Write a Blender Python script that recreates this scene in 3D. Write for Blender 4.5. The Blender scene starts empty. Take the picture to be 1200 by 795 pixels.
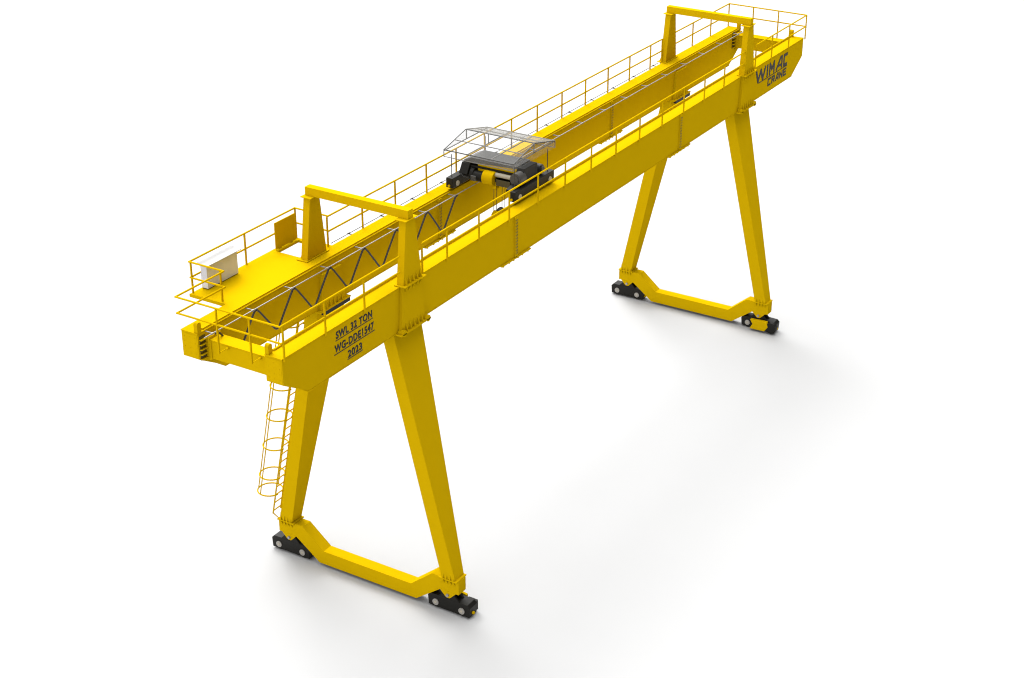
import bpy, bmesh, math, random
from mathutils import Vector, Matrix
random.seed(7)
sc = bpy.context.scene
COL = sc.collection
# ------------------------------------------------------------------ camera
cd = bpy.data.cameras.new('camera'); cam = bpy.data.objects.new('camera', cd); COL.objects.link(cam)
YAW, PITCH, ROLL, FPX = 31.517157, -26.365253, -0.013772, 1934.3144
y_, p_ = math.radians(YAW), math.radians(PITCH)
fwd = Vector((math.cos(y_)*math.cos(p_), math.sin(y_)*math.cos(p_), math.sin(p_)))
rt = Vector((math.sin(y_), -math.cos(y_), 0)); up = rt.cross(fwd)
m = Matrix((rt, up, -fwd)).transposed().to_4x4(); m.translation = Vector((-33.665489, -28.664431, 34.724411))
cam.matrix_world = m
cd.sensor_fit = 'HORIZONTAL'; cd.sensor_width = 36.0; cd.lens = 36.0*FPX/1200.0; cd.clip_end = 5000
sc.camera = cam
# ------------------------------------------------------------------ world: soft white studio surround
W = bpy.data.worlds.new('World'); sc.world = W; W.use_nodes = True
nt = W.node_tree; bg = nt.nodes['Background']
tc = nt.nodes.new('ShaderNodeTexCoord'); sx = nt.nodes.new('ShaderNodeSeparateXYZ'); nt.links.new(tc.outputs['Generated'], sx.inputs[0])
def wm(op, a, b):
    n_ = nt.nodes.new('ShaderNodeMath'); n_.operation = op
    for i_, q_ in enumerate((a, b)):
        if isinstance(q_, (int, float)): n_.inputs[i_].default_value = q_
        else: nt.links.new(q_, n_.inputs[i_])
    return n_.outputs[0]
W_ZEN, W_SIDE, W_BACK = 5.0, 2.75, 5.0             # studio dome: bright overhead, an unseen fill lobe added to brighten -x faces, a broad glow from behind
zen = wm('MULTIPLY', wm('POWER', wm('MAXIMUM', sx.outputs['Z'], 0.0), 8.0), W_ZEN)
sid = wm('MULTIPLY', wm('POWER', wm('MAXIMUM', wm('MULTIPLY', sx.outputs['X'], -1.0), 0.0), 4.0), W_SIDE)
BD = Vector((0.45, 0.60, 0.75)).normalized()
dt = wm('ADD', wm('ADD', wm('MULTIPLY', sx.outputs['X'], BD.x), wm('MULTIPLY', sx.outputs['Y'], BD.y)), wm('MULTIPLY', sx.outputs['Z'], BD.z))
bak = wm('MULTIPLY', wm('POWER', wm('MAXIMUM', dt, 0.0), 6.0), W_BACK)
nt.links.new(wm('ADD', wm('ADD', zen, sid), bak), bg.inputs['Strength']); bg.inputs['Color'].default_value = (1, 1, 1, 1)
# ------------------------------------------------------------------ lamp: one big overhead softbox
LD = Vector((0.48, 0.66, 1.0)).normalized()
al = bpy.data.lights.new('softbox', 'AREA'); al.shape = 'DISK'; DIST = 600.0; al.size = 280.0
LAMP_E = 0.40                                   # irradiance it gives a level surface (radiance units)
Ar = math.pi*(al.size/2)**2
al.energy = LAMP_E*math.pi**2*DIST*DIST/LD.z
lo = bpy.data.objects.new('softbox_lamp', al); COL.objects.link(lo)
tgt = Vector((18, 2, 0)); lo.location = tgt + LD*DIST
lo.rotation_euler = LD.to_track_quat('Z', 'Y').to_euler()
al.color = (1.0, 0.995, 0.985)
sc.view_settings.view_transform = 'Standard'; sc.view_settings.look = 'None'
sc.cycles.diffuse_bounces = 1; sc.cycles.filter_width = 1.1
sc.view_settings.exposure = 0; sc.view_settings.gamma = 1
# ------------------------------------------------------------------ dimensions (metres)
L, GW, GY, H, E_, D_, SL = 40.0, 0.669, 3.294, 12.39, 0.893, 1.589, 1.174
YC = (GY+GW)/2
PX = (6.667, 33.333)                            # the two portal planes
# ------------------------------------------------------------------ materials
def mat(name, col, rough=0.5, metal=0.0, var=0.0, scale=3.0, bump=0.0, bscale=60.0, spec=0.5):
    M = bpy.data.materials.new(name); M.use_nodes = True; n = M.node_tree; b = n.nodes['Principled BSDF']
    b.inputs['Base Color'].default_value = (*col, 1); b.inputs['Roughness'].default_value = rough
    b.inputs['Metallic'].default_value = metal; b.inputs['Specular IOR Level'].default_value = spec
    t = n.nodes.new('ShaderNodeTexCoord')
    if var > 0:
        no = n.nodes.new('ShaderNodeTexNoise'); no.inputs['Scale'].default_value = scale; no.inputs['Detail'].default_value = 6
        no.inputs['Roughness'].default_value = 0.6
        n.links.new(t.outputs['Object'], no.inputs['Vector'])
        mr = n.nodes.new('ShaderNodeMapRange'); mr.inputs['To Min'].default_value = 1-var; mr.inputs['To Max'].default_value = 1+var
        mr.inputs['From Min'].default_value = 0.3; mr.inputs['From Max'].default_value = 0.7
        n.links.new(no.outputs['Fac'], mr.inputs['Value'])
        mx = n.nodes.new('ShaderNodeVectorMath'); mx.operation = 'SCALE'; mx.inputs[0].default_value = col
        n.links.new(mr.outputs['Result'], mx.inputs['Scale']); n.links.new(mx.outputs['Vector'], b.inputs['Base Color'])
        r2 = n.nodes.new('ShaderNodeMapRange'); r2.inputs['To Min'].default_value = rough-0.06; r2.inputs['To Max'].default_value = rough+0.08
        n.links.new(no.outputs['Fac'], r2.inputs['Value']); n.links.new(r2.outputs['Result'], b.inputs['Roughness'])
    if bump > 0:
        nb = n.nodes.new('ShaderNodeTexNoise'); nb.inputs['Scale'].default_value = bscale; nb.inputs['Detail'].default_value = 2
        n.links.new(t.outputs['Object'], nb.inputs['Vector'])
        bp = n.nodes.new('ShaderNodeBump'); bp.inputs['Strength'].default_value = bump; bp.inputs['Distance'].default_value = 0.01
        n.links.new(nb.outputs['Fac'], bp.inputs['Height']); n.links.new(bp.outputs['Normal'], b.inputs['Normal'])
    return M
YEL = mat('yellow_paint', (0.58, 0.364, 0.0015), 0.5, var=0.012, scale=1.2, spec=0.0)
BLK = mat('black_paint', (0.0085, 0.0078, 0.006), 0.5, var=0.15, scale=5, bump=0.1, spec=0.2)
INK = mat('dark_lettering', (0.030, 0.027, 0.022), 0.6, spec=0.2)
RUB = mat('black_cable', (0.022, 0.021, 0.020), 0.55)
GRY = mat('grey_cover', (0.058, 0.055, 0.050), 0.5, var=0.05, scale=4)
DGR = mat('dark_grey_metal', (0.020, 0.019, 0.017), 0.45, var=0.1, scale=6)
STL = mat('galvanised_steel', (0.33, 0.32, 0.31), 0.45, metal=0.3, var=0.08, scale=8)
HUB = mat('hub_steel', (0.34, 0.32, 0.29), 0.4, metal=0.2)
TAN = mat('rope_drum', (0.42, 0.38, 0.29), 0.5, var=0.1, scale=20)
WHT = mat('cabinet_white', (0.66, 0.68, 0.78), 0.5, var=0.02, scale=3)
WTP = mat('cabinet_roof_white', (0.42, 0.415, 0.41), 0.5, var=0.02, scale=3)
BOLT = mat('bolt_dark', (0.06, 0.045, 0.01), 0.5)
FRM = mat('canopy_frame_grey', (0.06, 0.06, 0.058), 0.5, metal=0.2)
GRD = mat('white_floor', (0.482, 0.482, 0.482), 0.9, var=0.006, scale=0.3, spec=0.1)
def sheet(name, col, a):
    M = bpy.data.materials.new(name); M.use_nodes = True; n = M.node_tree
    for x in list(n.nodes): n.nodes.remove(x)
    o = n.nodes.new('ShaderNodeOutputMaterial'); mx = n.nodes.new('ShaderNodeMixShader'); tr = n.nodes.new('ShaderNodeBsdfTransparent')
    d = n.nodes.new('ShaderNodeBsdfDiffuse'); d.inputs['Color'].default_value = (*col, 1)
    t = n.nodes.new('ShaderNodeTexCoord'); w = n.nodes.new('ShaderNodeTexWave'); w.inputs['Scale'].default_value = 4.0
    w.bands_direction = 'Y'; n.links.new(t.outputs['Object'], w.inputs['Vector'])
    mr = n.nodes.new('ShaderNodeMapRange'); mr.inputs['To Min'].default_value = a*0.75; mr.inputs['To Max'].default_value = a*1.25
    n.links.new(w.outputs['Fac'], mr.inputs['Value']); n.links.new(mr.outputs['Result'], mx.inputs['Fac'])
    n.links.new(tr.outputs[0], mx.inputs[1]); n.links.new(d.outputs[0], mx.inputs[2]); n.links.new(mx.outputs[0], o.inputs['Surface'])
    return M
RFT = mat('rafter_grey', (0.14, 0.132, 0.12), 0.5)
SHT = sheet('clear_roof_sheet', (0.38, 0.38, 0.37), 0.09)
SHD = sheet('grazing_roof_sheet', (0.28, 0.27, 0.245), 0.42)  # same sheet on the far slope, grazing-view density put into colour and opacity
# ------------------------------------------------------------------ mesh helpers
class MB:
    def __init__(s): s.b = bmesh.new()
    def box(s, a, c):
        x0, y0, z0 = a; x1, y1, z1 = c
        x0, x1 = sorted((x0, x1)); y0, y1 = sorted((y0, y1)); z0, z1 = sorted((z0, z1))
        return s.hexa([(x0,y0,z0),(x1,y0,z0),(x1,y1,z0),(x0,y1,z0)], [(x0,y0,z1),(x1,y0,z1),(x1,y1,z1),(x0,y1,z1)])
    def hexa(s, lo_, hi):
        n = len(lo_); v = [s.b.verts.new(p) for p in lo_]; u = [s.b.verts.new(p) for p in hi]
        s.b.faces.new(v[::-1]); s.b.faces.new(u)
        for i in range(n): s.b.faces.new((v[i], v[(i+1) % n], u[(i+1) % n], u[i]))
        return s
    def prism(s, pts, axis, a, c):
        """pts: outline in the two other axes; extruded along axis from a to c"""
        def P(p, t):
            if axis == 'x': return (t, p[0], p[1])
            if axis == 'y': return (p[0], t, p[1])
            return (p[0], p[1], t)
        return s.hexa([P(p, a) for p in pts], [P(p, c) for p in pts])
    def tube(s, a, c, r, n=10, r2=None):
        a, c = Vector(a), Vector(c); d = (c-a).normalized()
        q = d.to_track_quat('Z', 'Y'); r2 = r if r2 is None else r2
        lo_ = [a + q @ Vector((r*math.cos(2*math.pi*i/n), r*math.sin(2*math.pi*i/n), 0)) for i in range(n)]
        hi = [c + q @ Vector((r2*math.cos(2*math.pi*i/n), r2*math.sin(2*math.pi*i/n), 0)) for i in range(n)]
        return s.hexa(lo_, hi)
    def path(s, pts, r, n=8, closed=False):
        pts = [Vector(p) for p in pts]; N = len(pts); rings = []
        for i, p in enumerate(pts):
            if closed: d = pts[(i+1) % N]-pts[i-1]
            else: d = pts[min(i+1, N-1)]-pts[max(i-1, 0)]
            d.normalize(); ref = Vector((0, 0, 1)) if abs(d.z) < 0.95 else Vector((1, 0, 0))
            u = d.cross(ref).normalized(); w = u.cross(d).normalized()
            rings.append([s.b.verts.new(p + (u*math.cos(2*math.pi*k/n)+w*math.sin(2*math.pi*k/n))*r) for k in range(n)])
        for i in range(N if closed else N-1):
            A, B = rings[i], rings[(i+1) % N]
            for k in range(n): s.b.faces.new((A[k], A[(k+1) % n], B[(k+1) % n], B[k]))
        if not closed: s.b.faces.new(rings[0][::-1]); s.b.faces.new(rings[-1])
        return s
    def build(s, name, M, parent=None, bevel=0.0, smooth=False, split=False):
        if split:                                   # every loose piece becomes an object of its own
            s.b.verts.ensure_lookup_table(); seen = set(); out = []
            for v0 in list(s.b.verts):
                if v0 in seen: continue
                st, isl = [v0], []; seen.add(v0)
                while st:
                    v = st.pop(); isl.append(v)
                    for e in v.link_edges:
                        w = e.other_vert(v)
                        if w not in seen: seen.add(w); st.append(w)
                q = MB(); mp = {v: q.b.verts.new(v.co) for v in isl}
                for f in {f for v in isl for f in v.link_faces}: q.b.faces.new([mp[v] for v in f.verts])
                out.append(q.build(name, M, parent, bevel, smooth))
            s.b.free(); return out[0]
        bmesh.ops.recalc_face_normals(s.b, faces=s.b.faces)
        me = bpy.data.meshes.new(name); s.b.to_mesh(me); s.b.free()
        me.materials.append(M); o = bpy.data.objects.new(name, me); COL.objects.link(o)
        if parent: o.parent = parent
        if bevel:
            md = o.modifiers.new('bevel', 'BEVEL'); md.width = bevel; md.segments = 2; md.limit_method = 'ANGLE'
        if smooth:
            for f in me.polygons: f.use_smooth = True
            try: me.set_sharp_from_angle(angle=math.radians(35))
            except Exception: pass
        return o
def thing(name, label, cat, loc=(0, 0, 0)):
    o = bpy.data.objects.new(name, None); COL.objects.link(o); o.location = loc; o.empty_display_size = 0.5
    o['label'] = label; o['category'] = cat
    return o
def L_(o, label): o['label'] = label; return o
# everything below is modelled in world coordinates; things keep their origin at their base,
def settle(root):
    """children were modelled in world space: shift them so the Empty can sit at the thing's base"""
    bpy.context.view_layer.update()
    for ch in [c for c in root.children]:
        ch.matrix_parent_inverse = Matrix.Translation(-Vector(root.location))
# ================================================================== ground
g = MB(); n = 48
vs = [g.b.verts.new((18+1600*math.cos(2*math.pi*i/n), 2+1600*math.sin(2*math.pi*i/n), 0)) for i in range(n)]
g.b.faces.new(vs); go = g.build('ground', GRD); go['kind'] = 'structure'
# ================================================================== the crane
crane = thing('gantry_crane', 'long yellow double-girder gantry crane standing on four splayed legs over the white floor', 'gantry crane', (20, YC, 0))
def girder(y0, side, label):
    """side -1: outer face at y0 (front), +1: outer face at y0+GW (rear)"""
    out = [(0, H-0.03), (L, H-0.03), (L, H-E_), (L-SL, H-D_), (SL, H-D_), (0, H-E_)]
    b = MB().prism(out, 'y', y0+0.012, y0+GW-0.012); o = b.build('main_girder', YEL, crane, 0.006); L_(o, label)
    t = MB(); t.box((-0.01, y0-0.004, H-0.03), (L+0.01, y0+GW+0.004, H)); t.build('top_flange', YEL, o)
    t = MB(); t.prism([(SL-0.03, H-D_-0.022), (L-SL+0.03, H-D_-0.022), (L-SL+0.01, H-D_), (SL-0.01, H-D_)], 'y', y0+0.002, y0+GW-0.002)
    t.build('bottom_flange', YEL, o)
    ry = y0+GW-0.08 if side < 0 else y0+0.08
    t = MB(); t.box((0.30, ry-0.045, H), (L-0.30, ry+0.045, H+0.012)); t.box((0.30, ry-0.03, H+0.012), (L-0.30, ry+0.03, H+0.055)); t.build('rail', YEL, o)
    for x0, s in ((0.02, 1), (L-0.02, -1)):               # rounded end stops
        zc = H+0.25; r = 0.09; pr = [(x0, H), (x0+s*0.18, H)] + [(x0+s*0.09+s*r*math.cos(a), zc+r*math.sin(a)) for a in [math.pi*k/10 for k in range(11)]]
        t = MB(); t.prism(pr, 'y', ry-0.07, ry+0.07); t.build('end_stop', YEL, o)
    for x in (13.333, 26.667):                            # bolted splices
        t = MB()
        for yy, s in ((y0+0.012, -1), (y0+GW-0.012, 1)):
            t.box((x-0.09, yy, H-D_+0.01), (x-0.005, yy+s*0.055, H-0.04)); t.box((x+0.005, yy, H-D_+0.01), (x+0.09, yy+s*0.055, H-0.04))
        t.box((x-1.0, y0-0.05, H-D_-0.075), (x+1.0, y0+GW+0.05, H-D_-0.024))
        for xx in (x-0.85, x-0.45, x-0.15, x+0.15, x+0.45, x+0.85): t.box((xx-0.02, y0-0.03, H-D_-0.13), (xx+0.02, y0+GW+0.03, H-D_-0.077))
        sp = t.build('splice_plate', YEL, o, split=True)
        for yy, s_ in ((y0-0.043, -1), (y0+GW+0.043, 1)):
            for xx in (x-0.048, x+0.048):
                k = MB(); k.box((xx-0.004, yy-0.002, H-D_+0.10), (xx+0.004, yy+s_*0.004, H-0.16))
                for i in range(12):
                    z = H-D_+0.12+i*0.118; k.tube((xx, yy, z), (xx, yy+s_*0.018, z), 0.017, 6)
                k.build('bolt_row', BOLT, o)
    for xx, s_ in ((0.0, -1), (L, 1)):                      # end plates with their studs
        f = MB(); f.box((xx-0.002, y0+0.05, H-E_+0.05), (xx+s_*0.006, y0+GW-0.05, H-0.08))
        for i in range(4):
            for j in range(3): f.tube((xx, y0+0.12+j*0.21, H-0.18-i*0.18), (xx+s_*0.020, y0+0.12+j*0.21, H-0.18-i*0.18), 0.011, 6)
        f.build('end_plate', YEL, o)
    return o
gf = girder(0.0, -1, 'yellow box girder nearer the viewer, carrying the dark lettering')
gr = girder(GY, 1, 'yellow box girder at the back, carrying the wide platform')
# ---- lettering on the front girder
def text(body, x0, x1, z0, hgt, under):
    cu = bpy.data.curves.new('lettering', 'FONT'); cu.body = body; cu.size = 1.0; cu.extrude = 0.0
    cu.space_character = 1.12; cu.offset = 0.032
    o = bpy.data.objects.new('tmp', cu); COL.objects.link(o); bpy.context.view_layer.update()
    me = bpy.data.meshes.new_from_object(o.evaluated_get(bpy.context.evaluated_depsgraph_get()))
    COL.objects.unlink(o); bpy.data.objects.remove(o)
    xs = [v.co.x for v in me.vertices]; ys = [v.co.y for v in me.vertices]; a, c, e = min(xs), max(xs), min(ys); hh = max(ys)-e
    for v in me.vertices: v.co = Vector((x0+(v.co.x-a)/(c-a)*(x1-x0), 0.0, z0+(v.co.y-e)/hh*hgt))
    bm = bmesh.new(); bm.from_mesh(me)
    r = bmesh.ops.extrude_face_region(bm, geom=bm.faces[:]); 
    for v in [q for q in r['geom'] if isinstance(q, bmesh.types.BMVert)]: v.co.y += 0.010
    s = MB(); s.b.free(); s.b = bm
    if under: s.box((x0-0.03, 0.0, z0-0.055), (x1+0.03, 0.010, z0-0.030))
    for v in bm.verts: v.co.y += 0.003
    ob = s.build('lettering', INK, gf); return ob
text('SWL 32 TON', 2.64, 4.55, 11.93, 0.26, True)
text('WG-DDE1547', 2.54, 4.62, 11.475, 0.28, True)
text('2023', 3.20, 3.95, 11.045, 0.26, True)
def strokes(mb, polys, x0, z0, w, h, th, slant):
    for pl in polys:
        P = [Vector((x0+u*w+slant*v*h, 0, z0+v*h)) for u, v in pl]
        for a, c in zip(P, P[1:]):
            d = (c-a).normalized(); nn = Vector((-d.z, 0, d.x))*th/2; a2, c2 = a-d*th*0.35, c+d*th*0.35
            mb.prism([(q.x, q.z) for q in (a2-nn, c2-nn, c2+nn, a2+nn)], 'y', 0.001+random.random()*0.003, 0.0125)
lg = MB()
def stroke(pts, th):
    P = [Vector((u, 0, v)) for u, v in pts]
    for a, c in zip(P, P[1:]):
        d = (c-a).normalized(); nn = Vector((-d.z, 0, d.x))*th/2; a2, c2 = a-d*th*0.3, c+d*th*0.3
        lg.prism([(q.x, q.z) for q in (a2-nn, c2-nn, c2+nn, a2+nn)], 'y', -0.0005-random.random()*0.006, 0.014)
T_, B_ = 12.11, 11.60
stroke([(34.50, T_), (34.74, B_), (35.01, T_-0.03), (35.26, B_), (35.52, T_)], 0.145)
stroke([(35.77, T_), (35.77, B_)], 0.13)
stroke([(36.06, B_), (36.06, T_), (36.30, 11.80), (36.55, T_), (36.55, B_)], 0.13)
stroke([(36.84, B_+0.02), (37.30, T_), (37.46, T_), (37.46, B_)], 0.13); stroke([(36.95, 11.74), (37.46, 11.74)], 0.10)
stroke([(38.06, T_-0.02), (37.72, T_-0.02), (37.72, B_+0.01), (38.06, B_+0.01)], 0.135)
lg.box((34.80, -0.004, 11.50), (38.12, 0.014, 11.525))
def small(ch, x):
    t, b_, w = 11.385, 11.10, 0.29
    for pl in GL[ch]: stroke([(x+u*w, b_+v*(t-b_)) for u, v in pl], 0.078)
GL = {'A': [[(0, 0), (.62, 1), (1, 1), (1, 0)], [(.3, .3), (1, .3)]], 'C': [[(1, 1), (0, 1), (0, 0), (1, 0)]],
      'R': [[(0, 0), (0, 1), (1, 1), (1, .5), (.1, .5)], [(.4, .5), (1, 0)]], 'N': [[(0, 0), (0, 1), (1, 0), (1, 1)]], 'E': [[(1, 1), (0, 1), (0, 0), (1, 0)], [(0, .5), (.85, .5)]]}
for i, ch in enumerate('CRANE'): small(ch, 35.93+i*0.455)
lg.build('logo_lettering', INK, gf)
# ================================================================== end beams
for x0, x1, s in ((0.38, 0.88, -1), (39.34, 39.84, 1)):
    b = MB(); zt = H-(0.34 if s < 0 else 0.20); zb_ = zt-0.63; ye = GY-0.13
    X = (lambda u: u) if s < 0 else (lambda u: u+38.96)
    b.prism([(GW-0.012, zt), (ye, zt), (ye, zb_), (GW-0.012, zb_)], 'x', x0+0.01, x1-0.01)
    o = b.build('end_beam', YEL, crane, 0.006); L_(o, 'yellow end beam tying the two girders at the %s end' % ('near', 'far')[s > 0])
    t = MB(); t.box((x0-0.005, GW-0.01, zt), (x1+0.005, ye, zt+0.02)); t.build('end_beam_flange', YEL, o)
    t = MB(); t.box((x0-0.03, ye-0.055, zb_-0.03), (x1+0.03, ye-0.004, zt-0.002)); t.box((x0-0.03, ye+0.002, zb_-0.05), (x1+0.03, ye+0.055, zt+0.10)); t.box((x0-0.05, ye+0.060, zb_-0.05), (x1+0.02, GY+0.008, zt+0.06))
    t.build('joint_plate', YEL, o, split=True)
    t = MB()
    for i in range(5): t.box((X(0.05), GY-0.085, zb_+0.05+i*0.165), (X(0.325), GY+0.008, zb_+0.075+i*0.165))
    t.build('joint_rib', YEL, o, split=True)
    k = MB(); k.box((X(0.07), GY-0.012, zb_+0.02), (X(0.32), GY+0.009, zt+0.20)); k.build('dark_gap_plate', BOLT, o)  # thin dark brown plate behind the ribs, colouring the gap
# ================================================================== upper portals
def gussets(t, xs, y, s, z, h, d):                 # little triangular ribs standing off a face y
    for x in xs: t.prism([(y, z), (y+s*d, z), (y, z+h)], 'x', x-0.018, x+0.018)
for ip, px in enumerate(PX):
    yf, yr = YC-2.085, YC+2.085
    o = MB().box((px-0.142, yf, 14.617), (px+0.142, yr, 14.915)).build('portal_beam', YEL, crane, 0.008)
    L_(o, 'yellow crossbeam joining the two posts above the '+('near' if ip == 0 else 'far')+' legs')
    for sgn in (-1, 1):                             # columns, -1 front, +1 rear
        yo = YC + sgn*2.10; yi = YC + sgn*1.83      # base outer / inner
        to, ti = YC+sgn*2.07, YC+sgn*1.80
        zb, zt = H+0.035, 14.59
        q = lambda xa, xb, ya, yb, z: [(xa, min(ya, yb), z), (xb, min(ya, yb), z), (xb, max(ya, yb), z), (xa, max(ya, yb), z)]
        c = MB().hexa(q(px-0.53, px+0.53, yo, yi, zb), q(px-0.25, px+0.25, to, ti, zt)).build('column', YEL, crane, 0.008)
        L_(c, 'tapered yellow post standing on the '+('front' if sgn < 0 else 'back')+' girder')
        t = MB().box((px-0.34, to+sgn*0.07, zt), (px+0.34, ti-sgn*0.10, 14.615)); t.build('cap_plate', YEL, c)
        t = MB().box((px-0.62, yo+sgn*0.13, H+0.008), (px+0.62, yi-sgn*0.05, H+0.035))
        t.build('base_plate', YEL, c)
        t = MB(); gussets(t, [px-0.42+i*0.21 for i in range(5)], yo, sgn, zb, 0.26, 0.09); 
        t.build('gusset', YEL, c, split=True)
# ================================================================== legs, sill beams, bogies
BX = (6.44, 33.24)                                  # portal centre at the base
def ybox(xa, xb, ya, yb, z):
    ya, yb = sorted((ya, yb)); return [(xa, ya, z), (xb, ya, z), (xb, yb, z), (xa, yb, z)]
for ip in (0, 1):
    px, bx = PX[ip], BX[ip]
    where = ('near', 'far')[ip]
    for s in (-1, 1):
        who = ('front', 'back')[s > 0]
        Y = lambda off: YC+s*off
        zt = H-D_-0.024
        leg = MB().hexa(ybox(bx-0.285, bx+0.285, Y(3.32), Y(3.89), 1.50), ybox(px-0.80, px+0.80, Y(1.31), Y(1.81), zt-0.04)).build('leg', YEL, crane, 0.008)
        L_(leg, 'splayed %s %s leg of yellow box section' % (where, who))
        # head flange + bracket on the girder's outer face
        t = MB().box((px-0.86, Y(1.14), zt-0.045), (px+0.86, Y(2.20), zt)); t.build('head_flange', YEL, leg)
        t = MB(); t.prism([(px-0.56, H-0.005), (px+0.50, H-0.005), (px+0.70, zt), (px-0.70, zt)], 'y', Y(1.972), Y(2.085))
        t.prism([(px-0.52, H-0.35), (px+0.52, H-0.35), (px+0.70, zt), (px-0.70, zt)], 'y', Y(1.323), Y(1.22))
        t.build('girder_bracket', YEL, leg, split=True)
        t = MB(); gussets(t, [px-0.44+i*0.22 for i in range(5)], Y(2.085), s, zt, 0.30, 0.10)
        for i in range(5): t.prism([(Y(2.085), H-0.002), (Y(2.20), H-0.002), (Y(2.085), H-0.24)], 'x', px-0.42+i*0.21-0.018, px-0.42+i*0.21+0.018)
        gussets(t, [px-0.44+i*0.22 for i in range(5)], Y(1.22), -s, zt, 0.30, 0.07)
        t.build('gusset', YEL, leg, split=True)
        t = MB().box((px-0.62, Y(1.16), zt-0.20), (px+0.84, Y(1.29), zt-0.047)); t.build('under_flange_strip', BLK, leg)  # black strip below the inner edge of the head flange
        for xx in (px-0.66, px+0.72):
            t = MB().tube((xx, Y(1.99), zt+0.01), (xx, Y(2.20), zt+0.01), 0.115, 20); t.build('bracket_boss', YEL, leg, smooth=True)
        # foot plate and ribs
        t = MB().box((bx-0.33, Y(3.22), 1.457), (bx+0.31, Y(3.985), 1.50)); t.build('foot_plate', YEL, leg)
        t = MB()
        for off in (3.38, 3.53, 3.68, 3.83):
            t.prism([(bx-0.283, 1.50), (bx-0.333, 1.50), (bx-0.270, 1.80)], 'y', Y(off)-0.022, Y(off)+0.022)
            t.prism([(bx-0.23, 1.455), (bx-0.325, 1.455), (bx-0.23, 1.24)], 'y', Y(off)-0.022, Y(off)+0.022)
        t.build('foot_gusset', YEL, leg, split=True)
    sb = MB()
    prof = [(-4.0, 1.455), (-2.87, 1.455), (-1.95, 0.69), (1.95, 0.69), (2.87, 1.455), (4.0, 1.455), (4.0, 0.92), (3.2, 0.90), (2.17, 0.13), (-2.17, 0.13), (-3.2, 0.90), (-4.0, 0.92)]
    sb.prism([(YC+a, z) for a, z in prof], 'x', bx-0.23, bx+0.23)
    sill = sb.build('sill_beam', YEL, crane, 0.008); L_(sill, 'yellow dropped sill beam between the %s wheel sets' % where)
    for s in (-1, 1):
        Y = lambda off: YC+s*off
        t = MB()
        for xx in (bx-0.235, bx+0.205): t.prism([(Y(3.88), 0.93), (Y(3.20), 0.93), (Y(3.42), 0.70), (Y(3.48), 0.655), (Y(3.60), 0.655), (Y(3.66), 0.70)], 'x', xx, xx+0.03)
        t.build('pivot_lug', YEL, sill, split=True)
        t = MB().tube((bx-0.30, Y(3.54), 0.775), (bx+0.262, Y(3.54), 0.775), 0.055, 16); t.build('pivot_pin', STL, sill, smooth=True)
        # bogie
        drive = (ip == 1 and s < 0)
        xa, xb = bx-0.19, bx+0.30; c0 = 3.54
        pr = [(c0-0.86, 0.07), (c0+0.86, 0.07), (c0+0.89, 0.46), (c0+0.78, 0.57), (c0+0.42, 0.58), (c0+0.20, 0.80), (c0+0.10, 0.86), (c0-0.10, 0.86), (c0-0.20, 0.80), (c0-0.42, 0.58), (c0-0.78, 0.57), (c0-0.89, 0.46)]
        b = MB(); low = [(a, min(z, 0.58)) for a, z in pr]
        b.prism([(Y(a), z) for a, z in low if True and not (z == 0.58 and abs(a-c0) < 0.3)], 'x', xa, xb)
        hump = [(c0-0.44, 0.575), (c0+0.44, 0.575), (c0+0.22, 0.80), (c0+0.12, 0.87), (c0-0.12, 0.87), (c0-0.22, 0.80)]
        b.prism([(Y(a), z) for a, z in hump], 'x', bx-0.185, bx-0.10); b.prism([(Y(a), z) for a, z in hump], 'x', bx+0.10, bx+0.19)
        b.box((bx-0.09, Y(c0-0.15), 0.575), (bx+0.09, Y(c0+0.15), 0.80))
        bg_ = b.build('bogie', BLK, crane, 0.012)
        L_(bg_, 'black two-wheel bogie under the %s %s leg' % (where, ('front', 'back')[s > 0]))
        for off in (c0-0.55, c0+0.55):
            w = MB().tube((xa+0.06, Y(off), 0.20), (xb-0.06, Y(off), 0.20), 0.20, 28); w.tube((xa+0.09, Y(off), 0.20), (xb-0.09, Y(off), 0.20), 0.17, 20)
            w.build('wheel', DGR, bg_, smooth=True)
            h = MB(); h.tube((xa-0.035, Y(off), 0.27), (xa+0.01, Y(off), 0.27), 0.125, 24); h.tube((xb-0.01, Y(off), 0.27), (xb+0.035, Y(off), 0.27), 0.125, 24)
            h.build('hub_cap', HUB, bg_, smooth=True, split=True)
            h = MB(); h.tube((xa-0.045, Y(off), 0.27), (xa-0.034, Y(off), 0.27), 0.045, 14); h.build('hub_centre', TAN, bg_, smooth=True)
        e = MB(); 
        for off in (c0-0.885, c0+0.885):
            sg = 1 if off > c0 else -1
            e.tube((bx+0.02, Y(off-sg*0.02), 0.20), (bx+0.02, Y(off+sg*0.05), 0.20), 0.055, 14)
        e.build('buffer', YEL, bg_, smooth=True, split=True)
        if s < 0:                                    # drive housings on the outer front bogies
            k = MB()
            if drive:
                k.prism([(-1.22, 0.10), (-1.36, 0.36), (-1.22, 0.58), (-2.06, 0.62), (-2.14, 0.36), (-1.98, 0.12)][::-1], 'x', xa-0.24, xa-0.05)
                k.build('drive_motor', YEL, bg_, 0.02)
                k = MB().tube((xa-0.20, -2.28, 0.33), (xa+0.02, -2.28, 0.33), 0.27, 20); k.box((xa-0.16, -2.42, 0.08), (xa+0.01, -2.06, 0.52)); k.build('gearbox', BLK, bg_, 0.01)
            else:
                k.prism([(-1.62, 0.20), (-1.98, 0.16), (-1.98, 0.60), (-1.62, 0.66)], 'x', xb+0.02, xb+0.12); k.build('drive_motor', YEL, bg_, 0.01)
                k = MB().box((xb+0.0, -2.40, 0.10), (xb+0.12, -2.02, 0.50)); k.build('gearbox', BLK, bg_, smooth=True)
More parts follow.
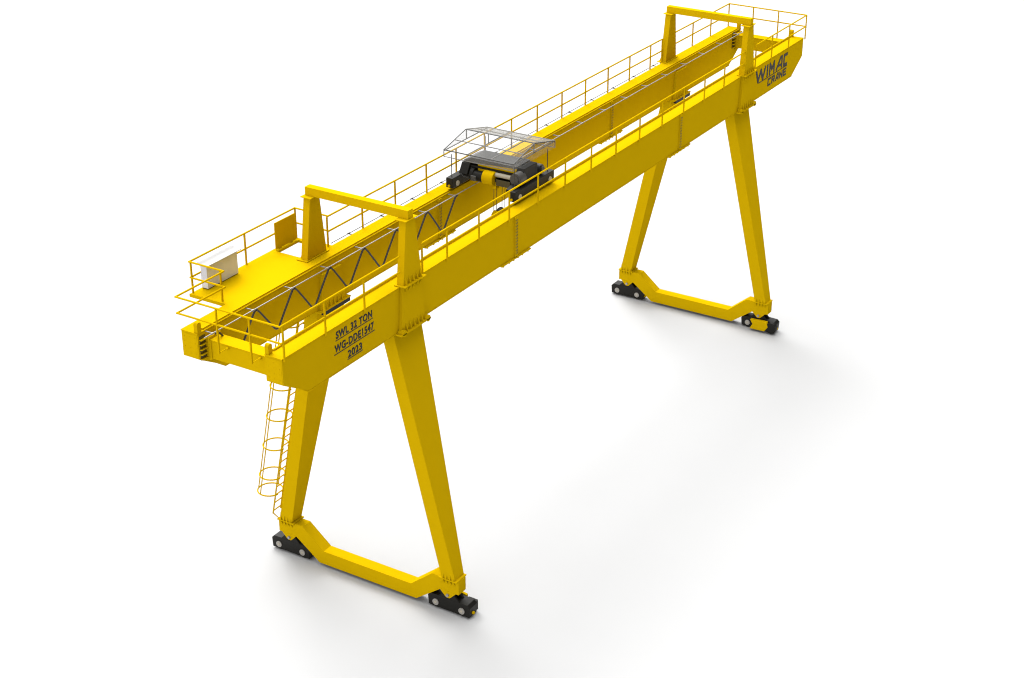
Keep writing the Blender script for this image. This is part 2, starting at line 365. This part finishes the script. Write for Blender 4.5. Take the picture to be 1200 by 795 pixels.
# ================================================================== platform, hatch
PZ = H-0.0012
b = MB(); yo = 5.47
b.box((2.16, GY+GW+0.006, PZ-0.09), (6.30, yo, PZ-0.0)); pf = b.build('platform', YEL, crane, 0.004)
L_(pf, 'wide flat yellow service platform beside the back girder')
b = MB()
b.box((2.12, 5.30-1.35, PZ-0.115), (2.156, yo+0.02, PZ+0.0)); b.build('platform_edge', YEL, pf)
b = MB(); b.box((6.302, 5.24, PZ-0.09), (7.62, yo, PZ)); b.box((7.46, GY+GW+0.006, PZ-0.09), (7.70, 5.238, PZ)); b.box((6.302, GY+GW+0.006, PZ-0.09), (7.458, GY+GW+0.10, PZ)); b.build('hatch_frame', YEL, pf)
b = MB(); b.box((6.34, 5.31, PZ+0.03), (7.44, 5.345, PZ+1.00)); hd = b.build('hatch_door', YEL, crane, 0.004); L_(hd, 'square yellow hatch door standing open on the platform')
b = MB(); b.tube((6.5, 5.325, PZ+0.015), (6.65, 5.325, PZ+0.015), 0.015); b.tube((7.1, 5.325, PZ+0.015), (7.25, 5.325, PZ+0.015), 0.015); b.build('hinge', YEL, hd, split=True)
# ================================================================== handrails
R_, RZ, MZ = 0.032, H+1.10, H+0.55
def handrail(label, runs, posts):
    """runs: lists of xy corners; posts: (x,y,zbase)"""
    t = MB()
    for pts in runs:
        for z in (RZ, MZ):
            for a, c in zip(pts, pts[1:]): t.tube((*a, z), (*c, z), R_, 8)
            for a in pts[1:-1]: t.tube((*a, z-0.021), (*a, z+0.021), R_*1.05, 8)
    hr = t.build('handrail', YEL, crane, smooth=True); L_(hr, label)
    for x, y, zb, sy in posts:
        p = MB(); p.box((x-0.028, y-0.022, zb), (x+0.028, y+0.022, RZ-0.01))
        p.build('post', YEL, hr)
    return hr
yF = -0.045; yR = GY+GW+0.05
fz = H-0.085
fr1 = [0.08]+[2.05+2.0*i for i in range(2)]
handrail('yellow handrail round the near end of the bridge', [[(7.9-1.85, yF), (-0.045, yF), (-0.045, yR+0.0), (2.2, yR)]],
         [(0.06, yF, fz, 0), (2.08, yF, fz, 0), (4.1, yF, fz, 0), (-0.045, 1.14, H-0.42, 0), (-0.045, 2.42, H-0.42, 0)])
k = MB()
for yy in (1.14, 2.42): k.box((-0.02, yy-0.01, H-0.405), (0.386, yy+0.012, H-0.39)); k.box((0.30, yy-0.03, H-0.43), (0.385, yy+0.04, H-0.388))
k.build('rail_bracket', YEL, crane, split=True)
xs = [7.34]+[8.82+2.0*i for i in range(12)]
handrail('long yellow handrail along the front girder between the posts', [[(7.34, yF), (32.95, yF)]], [(x, yF, fz, 0) for x in xs])
handrail('short yellow handrail round the far end of the bridge', [[(34.15, yF), (40.045, yF), (40.045, yR), (34.0, yR)]],
         [(34.15, yF, fz, 0), (36.0, yF, fz, 0), (38.0, yF, fz, 0), (40.045, yF, fz, 0), (40.045, 1.40, H-0.3, 0), (40.045, 2.72, H-0.3, 0), (40.045, yR, fz, 0), (38.0, yR, fz, 0), (36.0, yR, fz, 0), (34.0, yR, fz, 0)])
handrail('long yellow handrail along the back girder', [[(7.55, yR), (32.78, yR)]], [(7.55+2.006*i, yR, fz, 0) for i in range(12)]+[(31.63, yR, fz, 0), (32.78, yR, fz, 0)])
handrail('yellow handrail enclosing the platform and the white cabinet', [[(2.2, 4.0), (2.2, 5.45), (7.62, 5.45), (7.62, yR+0.02)]],
         [(2.24, 5.43, PZ, 0), (2.24, 4.2, PZ-0.02, 0), (4.92, 5.44, PZ, 0), (7.60, 5.43, PZ, 0)])
# ================================================================== ladder with cage on the near back leg
def lad(z): return 6.20-0.209*(min(z, 10.4)-1.6)
lx0, lx1 = 6.17, 6.62
t = MB()
for xx in (lx0, lx1): t.path([(xx, lad(1.62), 1.62), (xx+0.03, lad(10.4), 10.4), (xx+0.035, lad(12.25), 12.25)], 0.028, 8)
t.tube((lx0, lad(1.64), 1.64), (lx0, lad(1.64)-0.26, 1.50), 0.02, 8); t.tube((lx1, lad(1.64), 1.64), (lx1, lad(1.64)-0.26, 1.50), 0.02, 8)
ladr = t.build('ladder', YEL, crane, smooth=True); L_(ladr, 'thin yellow caged ladder climbing the near back leg')
z = 1.75
while z < 12.2:
    r = MB(); f = (z-1.6)/10.6*0.03; r.tube((lx0+f, lad(z), z), (lx1+f, lad(z), z), 0.023, 8); r.build('rung', YEL, ladr); z += 0.365
hz = [2.46, 3.20, 4.53, 5.82, 7.14, 8.45, 9.76]
def hoop(z, a, off=0):
    cx, cy = (lx0+lx1)/2, lad(z)+0.42; return (cx+0.47*math.cos(a), cy+0.47*math.sin(a), z)
for z in hz:
    r = MB(); r.path([hoop(z, math.radians(-75+a*330/28)) for a in range(29)], 0.027, 6)
    r.tube(hoop(z, math.radians(-75)), (lx1, lad(z), z), 0.016, 6); r.tube(hoop(z, math.radians(255)), (lx0, lad(z), z), 0.016, 6)
    r.build('cage_hoop', YEL, ladr, smooth=True)
for ang in (0, 105, 168):
    r = MB(); a = math.radians(ang); r.tube(hoop(hz[0], a), hoop(hz[-1], a), 0.020, 6); r.build('cage_bar', YEL, ladr)
# ================================================================== cable track inside, cable tray outside
t = MB(); t.box((-0.02, 2.993, 12.325), (L-0.2, 3.017, 12.35)); ct = t.build('cable_track', STL, crane); L_(ct, 'thin grey track fixed along the inner side of the back girder')
ax = [0.36]+[2.30+1.935*i for i in range(20)]
for x in ax:
    if x > L-0.3: continue
    t = MB(); t.prism([(2.995, 12.356), (3.02, 12.356), (GY+0.012, 12.352), (GY+0.012, 12.325), (3.0, 12.325)], 'x', x-0.012, x+0.012)
    t.box((x-0.05, 2.985, 12.305), (x+0.05, 3.025, 12.36)); t.build('track_arm', STL, ct)
t = MB(); t.tube((7.8, 4.09, 12.40), (32.6, 4.09, 12.40), 0.012, 6)
ctr = t.build('cable_line', GRY, crane); L_(ctr, 'dark cable run outside the back girder')
for i in range(13):
    x = 8.84+1.94*i
    if x > 39.4: break
    t = MB(); t.box((x-0.02, 3.97, 12.375), (x+0.02, 4.15, 12.398)); t.box((x-0.05, 4.075, 12.385), (x+0.05, 4.105, 12.425)); t.build('cable_clip', GRY, ctr)
settle(crane)
# ================================================================== festoon cable
fe = thing('festoon_cable', 'black cable hanging in loops from the grey track inside the back girder', 'cable', (8, 3.0, 11.2))
nodes = [0.55]+[2.42+1.935*i for i in range(7)]
for i in range(len(nodes)-1):
    a, c = nodes[i]+0.11, nodes[i+1]-0.09; pts = []
    N = 28
    for k in range(N+1):
        u = k/N; xx = a+(c-a)*u; v = abs(2*u-1)
        # near-straight sides, round bottom and round shoulder
        s = v**1.25 if v > 0.25 else 0.25**1.25*(0.375+0.625*(v/0.25)**2); s = s if v < 0.85 else s-0.0*(v-0.85); zz = 12.25-1.08*(1-s)
        if v > 0.93: zz -= 0.0
        pts.append((xx+0.06*math.sin(u*math.pi*2), 3.0, zz))
    pts = [(a-0.10, 3.0, 12.285), (a-0.05, 3.0, 12.28)]+pts[1:-1]+[(c+0.01, 3.0, 12.25), (c+0.05, 3.0, 12.28)]
    t = MB(); t.path(pts, 0.034, 8); t.build('cable_loop', RUB, fe, smooth=True)
t = MB()
for x in nodes: t.box((x-0.08, 2.98, 12.255), (x+0.08, 3.02, 12.305))
t.build('cable_carrier', RUB, fe, split=True)
settle(fe)
# ================================================================== cabinet
cb = thing('electrical_cabinet', 'white metal cabinet with overhanging lid standing on the yellow platform', 'cabinet', (3.42, 5.29, PZ))
t = MB().box((2.66, 5.16, PZ+0.03), (4.17, 5.42, PZ+0.86)); body = t.build('cabinet_body', WHT, cb, 0.006)
t = MB(); t.hexa([(2.58, 5.04, PZ+0.862), (4.25, 5.04, PZ+0.862), (4.25, 5.46, PZ+0.862), (2.58, 5.46, PZ+0.862)], [(2.58, 5.04, PZ+0.885), (4.25, 5.04, PZ+0.885), (4.25, 5.46, PZ+0.93), (2.58, 5.46, PZ+0.93)])
t.build('cabinet_lid', WTP, cb)
t = MB().box((2.68, 5.17, PZ), (4.15, 5.41, PZ+0.028)); t.build('plinth', BOLT, cb)
settle(cb)
# ================================================================== hoist trolley
tr = thing('hoist_trolley', 'black hoist trolley with clear pitched canopy straddling the two yellow girders', 'crane trolley', (15.48, YC, H+0.06))
CX = 15.48
for s in (-1, 1):
    yc_ = YC+s*1.36; x0, x1 = 14.08, 16.88
    t = MB(); zz = H+0.13
    t.prism([(x0, zz), (x1, zz), (x1, H+0.52), (x0, H+0.52)], 'y', yc_-0.15, yc_+0.15)
    tk = t.build('end_truck', BLK, tr, 0.02)
    for xx in (x0+0.32, x1-0.32):
        w = MB().tube((xx, yc_-0.06, H+0.055+0.17), (xx, yc_+0.06, H+0.055+0.17), 0.17, 24); w.build('wheel', DGR, tk, smooth=True)
        for q in (-1, 1):
            h = MB().tube((xx, yc_+q*0.145, H+0.25), (xx, yc_+q*0.175, H+0.25), 0.105, 18); h.build('hub_cap', TAN, tk, smooth=True)
    for xx, q in ((x0, -1), (x1, 1)):
        k = MB().tube((xx, yc_, H+0.22), (xx+q*0.05, yc_, H+0.22), 0.045, 14); k.build('buffer', YEL, tk, smooth=True)
# tall side frames
t = MB(); t.prism([(14.72, H+0.52), (16.20, H+0.52), (15.90, H+0.90), (14.95, H+0.90)], 'y', YC+1.00, YC+1.36); t.build('side_frame', BLK, tr, 0.015)
t = MB(); t.prism([(14.20, H+0.40), (15.98, H+0.40), (15.92, H+1.08), (15.02, H+1.10), (14.62, H+0.60), (14.20, H+0.52)], 'y', YC-1.34, YC-1.03); t.build('side_frame', BLK, tr, 0.015)
# upper cover beam
t = MB(); t.prism([(YC-1.02, H+1.12), (YC+0.98, H+1.12), (YC+1.30, H+0.98), (YC+1.30, H+0.90), (YC-1.02, H+1.03)], 'x', 15.0, 15.95); t.build('top_cover', GRY, tr, 0.012)
t = MB(); t.box((14.99, YC-1.05, H+0.76), (15.05, YC+1.34, H+0.83)); t.build('front_channel', BLK, tr)
# cross frame under it
t = MB(); t.box((14.9, YC-1.2, H+0.40), (15.02, YC+1.2, H+0.52)); t.box((15.95, YC-1.2, H+0.40), (16.1, YC+1.2, H+0.60)); t.build('cross_frame', BLK, tr, split=True)
t = MB(); t.box((15.06, YC-1.0, H+0.60), (15.5, YC+0.72, H+1.02)); t.build('cover_lining', YEL, tr)
# hoist motor (yellow), its dark end, winch drum
t = MB(); t.tube((14.95, YC+0.35, H+0.50), (14.95, YC-0.12, H+0.50), 0.27, 28); mo = t.build('hoist_motor', YEL, tr, 0.02, True)
t = MB(); t.tube((14.97, YC+0.36, H+0.46), (14.97, YC+0.95, H+0.46), 0.20, 24); t.tube((15.02, YC+0.80, H+0.50), (15.02, YC+0.94, H+0.50), 0.24, 24); t.build('brake_drum', BLK, tr, smooth=True)
t = MB().box((14.72, YC+0.62, H+0.33), (14.90, YC+0.84, H+0.52)); t.build('terminal_box', GRY, tr, 0.01)
t = MB().tube((14.98, YC-0.12, H+0.66), (14.98, YC-0.95, H+0.66), 0.085, 20); t.build('rope_drum', TAN, tr, smooth=True)
t = MB(); t.box((14.86, YC-0.80, H+0.28), (15.25, YC-0.18, H+0.52)); t.build('drum_cradle', BOLT, tr, 0.01)
t = MB(); t.box((14.92, YC-1.00, H+0.02), (15.14, YC-0.84, H+0.56)); t.box((14.92, YC-0.16, H+0.10), (15.14, YC-0.04, H+0.40)); t.build('sheave_plate', YEL, tr, split=True)
t = MB().tube((14.60, YC-1.20, H+0.78), (15.0, YC-1.20, H+0.78), 0.24, 28); t.tube((14.56, YC-1.20, H+0.78), (14.60, YC-1.20, H+0.78), 0.14, 24); t.build('gear_case', GRY, tr, smooth=True)
t = MB().tube((16.22, YC-1.34, H+0.72), (16.22, YC-0.90, H+0.72), 0.19, 24); t.tube((16.22, YC-1.42, H+0.72), (16.22, YC-1.34, H+0.72), 0.12, 20); t.build('travel_motor', DGR, tr, smooth=True)
t = MB(); t.box((15.20, YC-0.90, H+0.22), (15.75, YC+0.95, H+0.72)); t.box((15.76, YC-0.5, H+0.3), (16.05, YC+0.3, H+0.66)); t.build('dark_filler', BLK, tr, 0.02)  # black filler boxes added to darken the space under the cover
t = MB(); t.box((15.0, YC+0.98, H+0.52), (15.09, YC+1.3, H+0.74)); t.box((14.70, YC-1.24, H+0.52), (14.82, YC-1.12, H+0.66)); t.build('control_box', GRY, tr, 0.01, split=True)
t = MB(); t.path([(14.82, YC+0.75, H+0.44), (14.70, YC+0.9, H+0.40), (14.62, YC+1.1, H+0.46), (14.70, YC+1.25, H+0.53)], 0.02, 8); t.build('hose', BLK, tr, smooth=True)
t = MB(); t.path([(14.90, YC-1.2, H+0.98), (14.80, YC-1.1, H+0.80), (14.86, YC-0.95, H+0.78)], 0.018, 8); t.build('hose', BLK, tr, smooth=True)
# canopy
cx0, cx1, cy0, cy1, ez, rz_, fb = 13.99, 16.96, 0.50, 3.50, 14.02, 14.37, 0.26
def fpath(t, pts, r=0.021, closed=False):
    P = pts+[pts[0]] if closed else pts
    for a, c in zip(P, P[1:]): t.tube(a, c, r, 6)
t = MB()
fpath(t, [(cx0, cy0, ez), (cx0, cy1, ez), (CX, cy1, rz_), (CX, cy0, rz_)], closed=True)
fpath(t, [(CX, cy0, rz_), (cx1, cy0, ez), (cx1, cy1, ez), (CX, cy1, rz_)])
cf = t.build('canopy_frame', FRM, tr)
t = MB()
fpath(t, [(cx0, cy0, ez-fb), (cx0, cy1, ez-fb)], 0.014); fpath(t, [(cx1, cy0, ez-fb), (cx1, cy1, ez-fb)], 0.014)
for yy in (cy0, cy1):
    fpath(t, [(cx0, yy, ez-fb), (cx0, yy, ez)], 0.016); fpath(t, [(cx1, yy, ez-fb), (cx1, yy, ez)], 0.016)
for yy in (cy0+0.03, 1.5, 2.5, cy1-0.03):
    fpath(t, [(cx0, yy, ez-0.02), (CX, yy, ez-0.02), (cx1, yy, ez-0.02)], 0.022); fpath(t, [(CX, yy, ez-0.02), (CX, yy, rz_)], 0.022)
for xx in ((cx0+CX)/2, (cx1+CX)/2): fpath(t, [(xx, cy0, (ez+rz_)/2-0.02), (xx, cy1, (ez+rz_)/2-0.02)], 0.020)
t.build('canopy_rafters', RFT, tr)
t = MB()
for xx, yy in ((14.28, 3.36), (14.28, 0.62), (16.62, 0.62), (16.62, 3.36)): t.tube((xx, yy, H+0.5), (xx, yy, ez-fb+0.02), 0.016, 8)
t.build('canopy_post', DGR, tr, split=True)
def panel(t, q, th=0.008):
    q = [Vector(p) for p in q]; nn = (q[1]-q[0]).cross(q[2]-q[0]).normalized()*th; t.hexa(q, [p+nn for p in q])
t = MB(); panel(t, [(cx0, cy0, ez+.01), (CX-.02, cy0, rz_+.01), (CX-.02, cy1, rz_+.01), (cx0, cy1, ez+.01)]); t.build('canopy_sheet', SHT, tr)
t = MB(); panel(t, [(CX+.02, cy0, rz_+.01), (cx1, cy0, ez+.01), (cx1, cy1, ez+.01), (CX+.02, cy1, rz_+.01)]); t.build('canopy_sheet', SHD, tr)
t = MB(); panel(t, [(cx0-.005, cy0, ez-fb), (cx0-.005, cy1, ez-fb), (cx0-.005, cy1, ez), (cx0-.005, cy0, ez)]); panel(t, [(cx1+.005, cy0, ez-fb), (cx1+.005, cy1, ez-fb), (cx1+.005, cy1, ez), (cx1+.005, cy0, ez)])
for yy in (cy0-.008, cy1): t.prism([(cx0, ez-fb), (cx1, ez-fb), (cx1, ez), (CX, rz_), (cx0, ez)] if yy < 1 else [(cx0, ez-0.02), (cx1, ez-0.02), (cx1, ez), (CX, rz_), (cx0, ez)], 'y', yy, yy+.008)
t.build('canopy_skirt', SHT, tr)
settle(tr)
# ================================================================== hook block hanging on its ropes
hk = thing('hook_block', 'dark hook block with yellow shell hanging on ropes below the trolley', 'hook block', (15.1, 1.93, 10.9))
t = MB(); t.tube((14.95, 1.80, 11.45), (15.25, 1.80, 11.45), 0.20, 24); t.tube((15.26, 1.80, 11.45), (15.29, 1.80, 11.45), 0.22, 24); t.build('sheave', BLK, hk, smooth=True)
t = MB(); t.prism([(1.62, 11.2), (1.98, 11.2), (2.03, 11.45), (1.93, 11.64), (1.67, 11.64), (1.57, 11.45)], 'x', 14.90, 14.945); t.box((14.92, 1.68, 11.05), (15.28, 1.92, 11.22)); t.build('block_shell', YEL, hk)
t = MB(); t.path([(15.1, 1.8, 11.06), (15.1, 1.8, 10.9), (15.1, 1.92, 10.8), (15.1, 1.93, 10.65), (15.1, 1.82, 10.55), (15.1, 1.70, 10.6), (15.1, 1.67, 10.7)], 0.045, 10); t.build('hook', BLK, hk, smooth=True)
t = MB()
for xx, yy in ((15.0, 1.98), (15.2, 1.98), (15.0, 1.62), (15.2, 1.62), (15.1, 1.30)): t.tube((xx, yy, 11.45 if yy > 1.4 else 12.3), (xx, yy-0.02, 12.9), 0.011, 6)
t.build('rope', DGR, hk, split=True)
settle(hk)
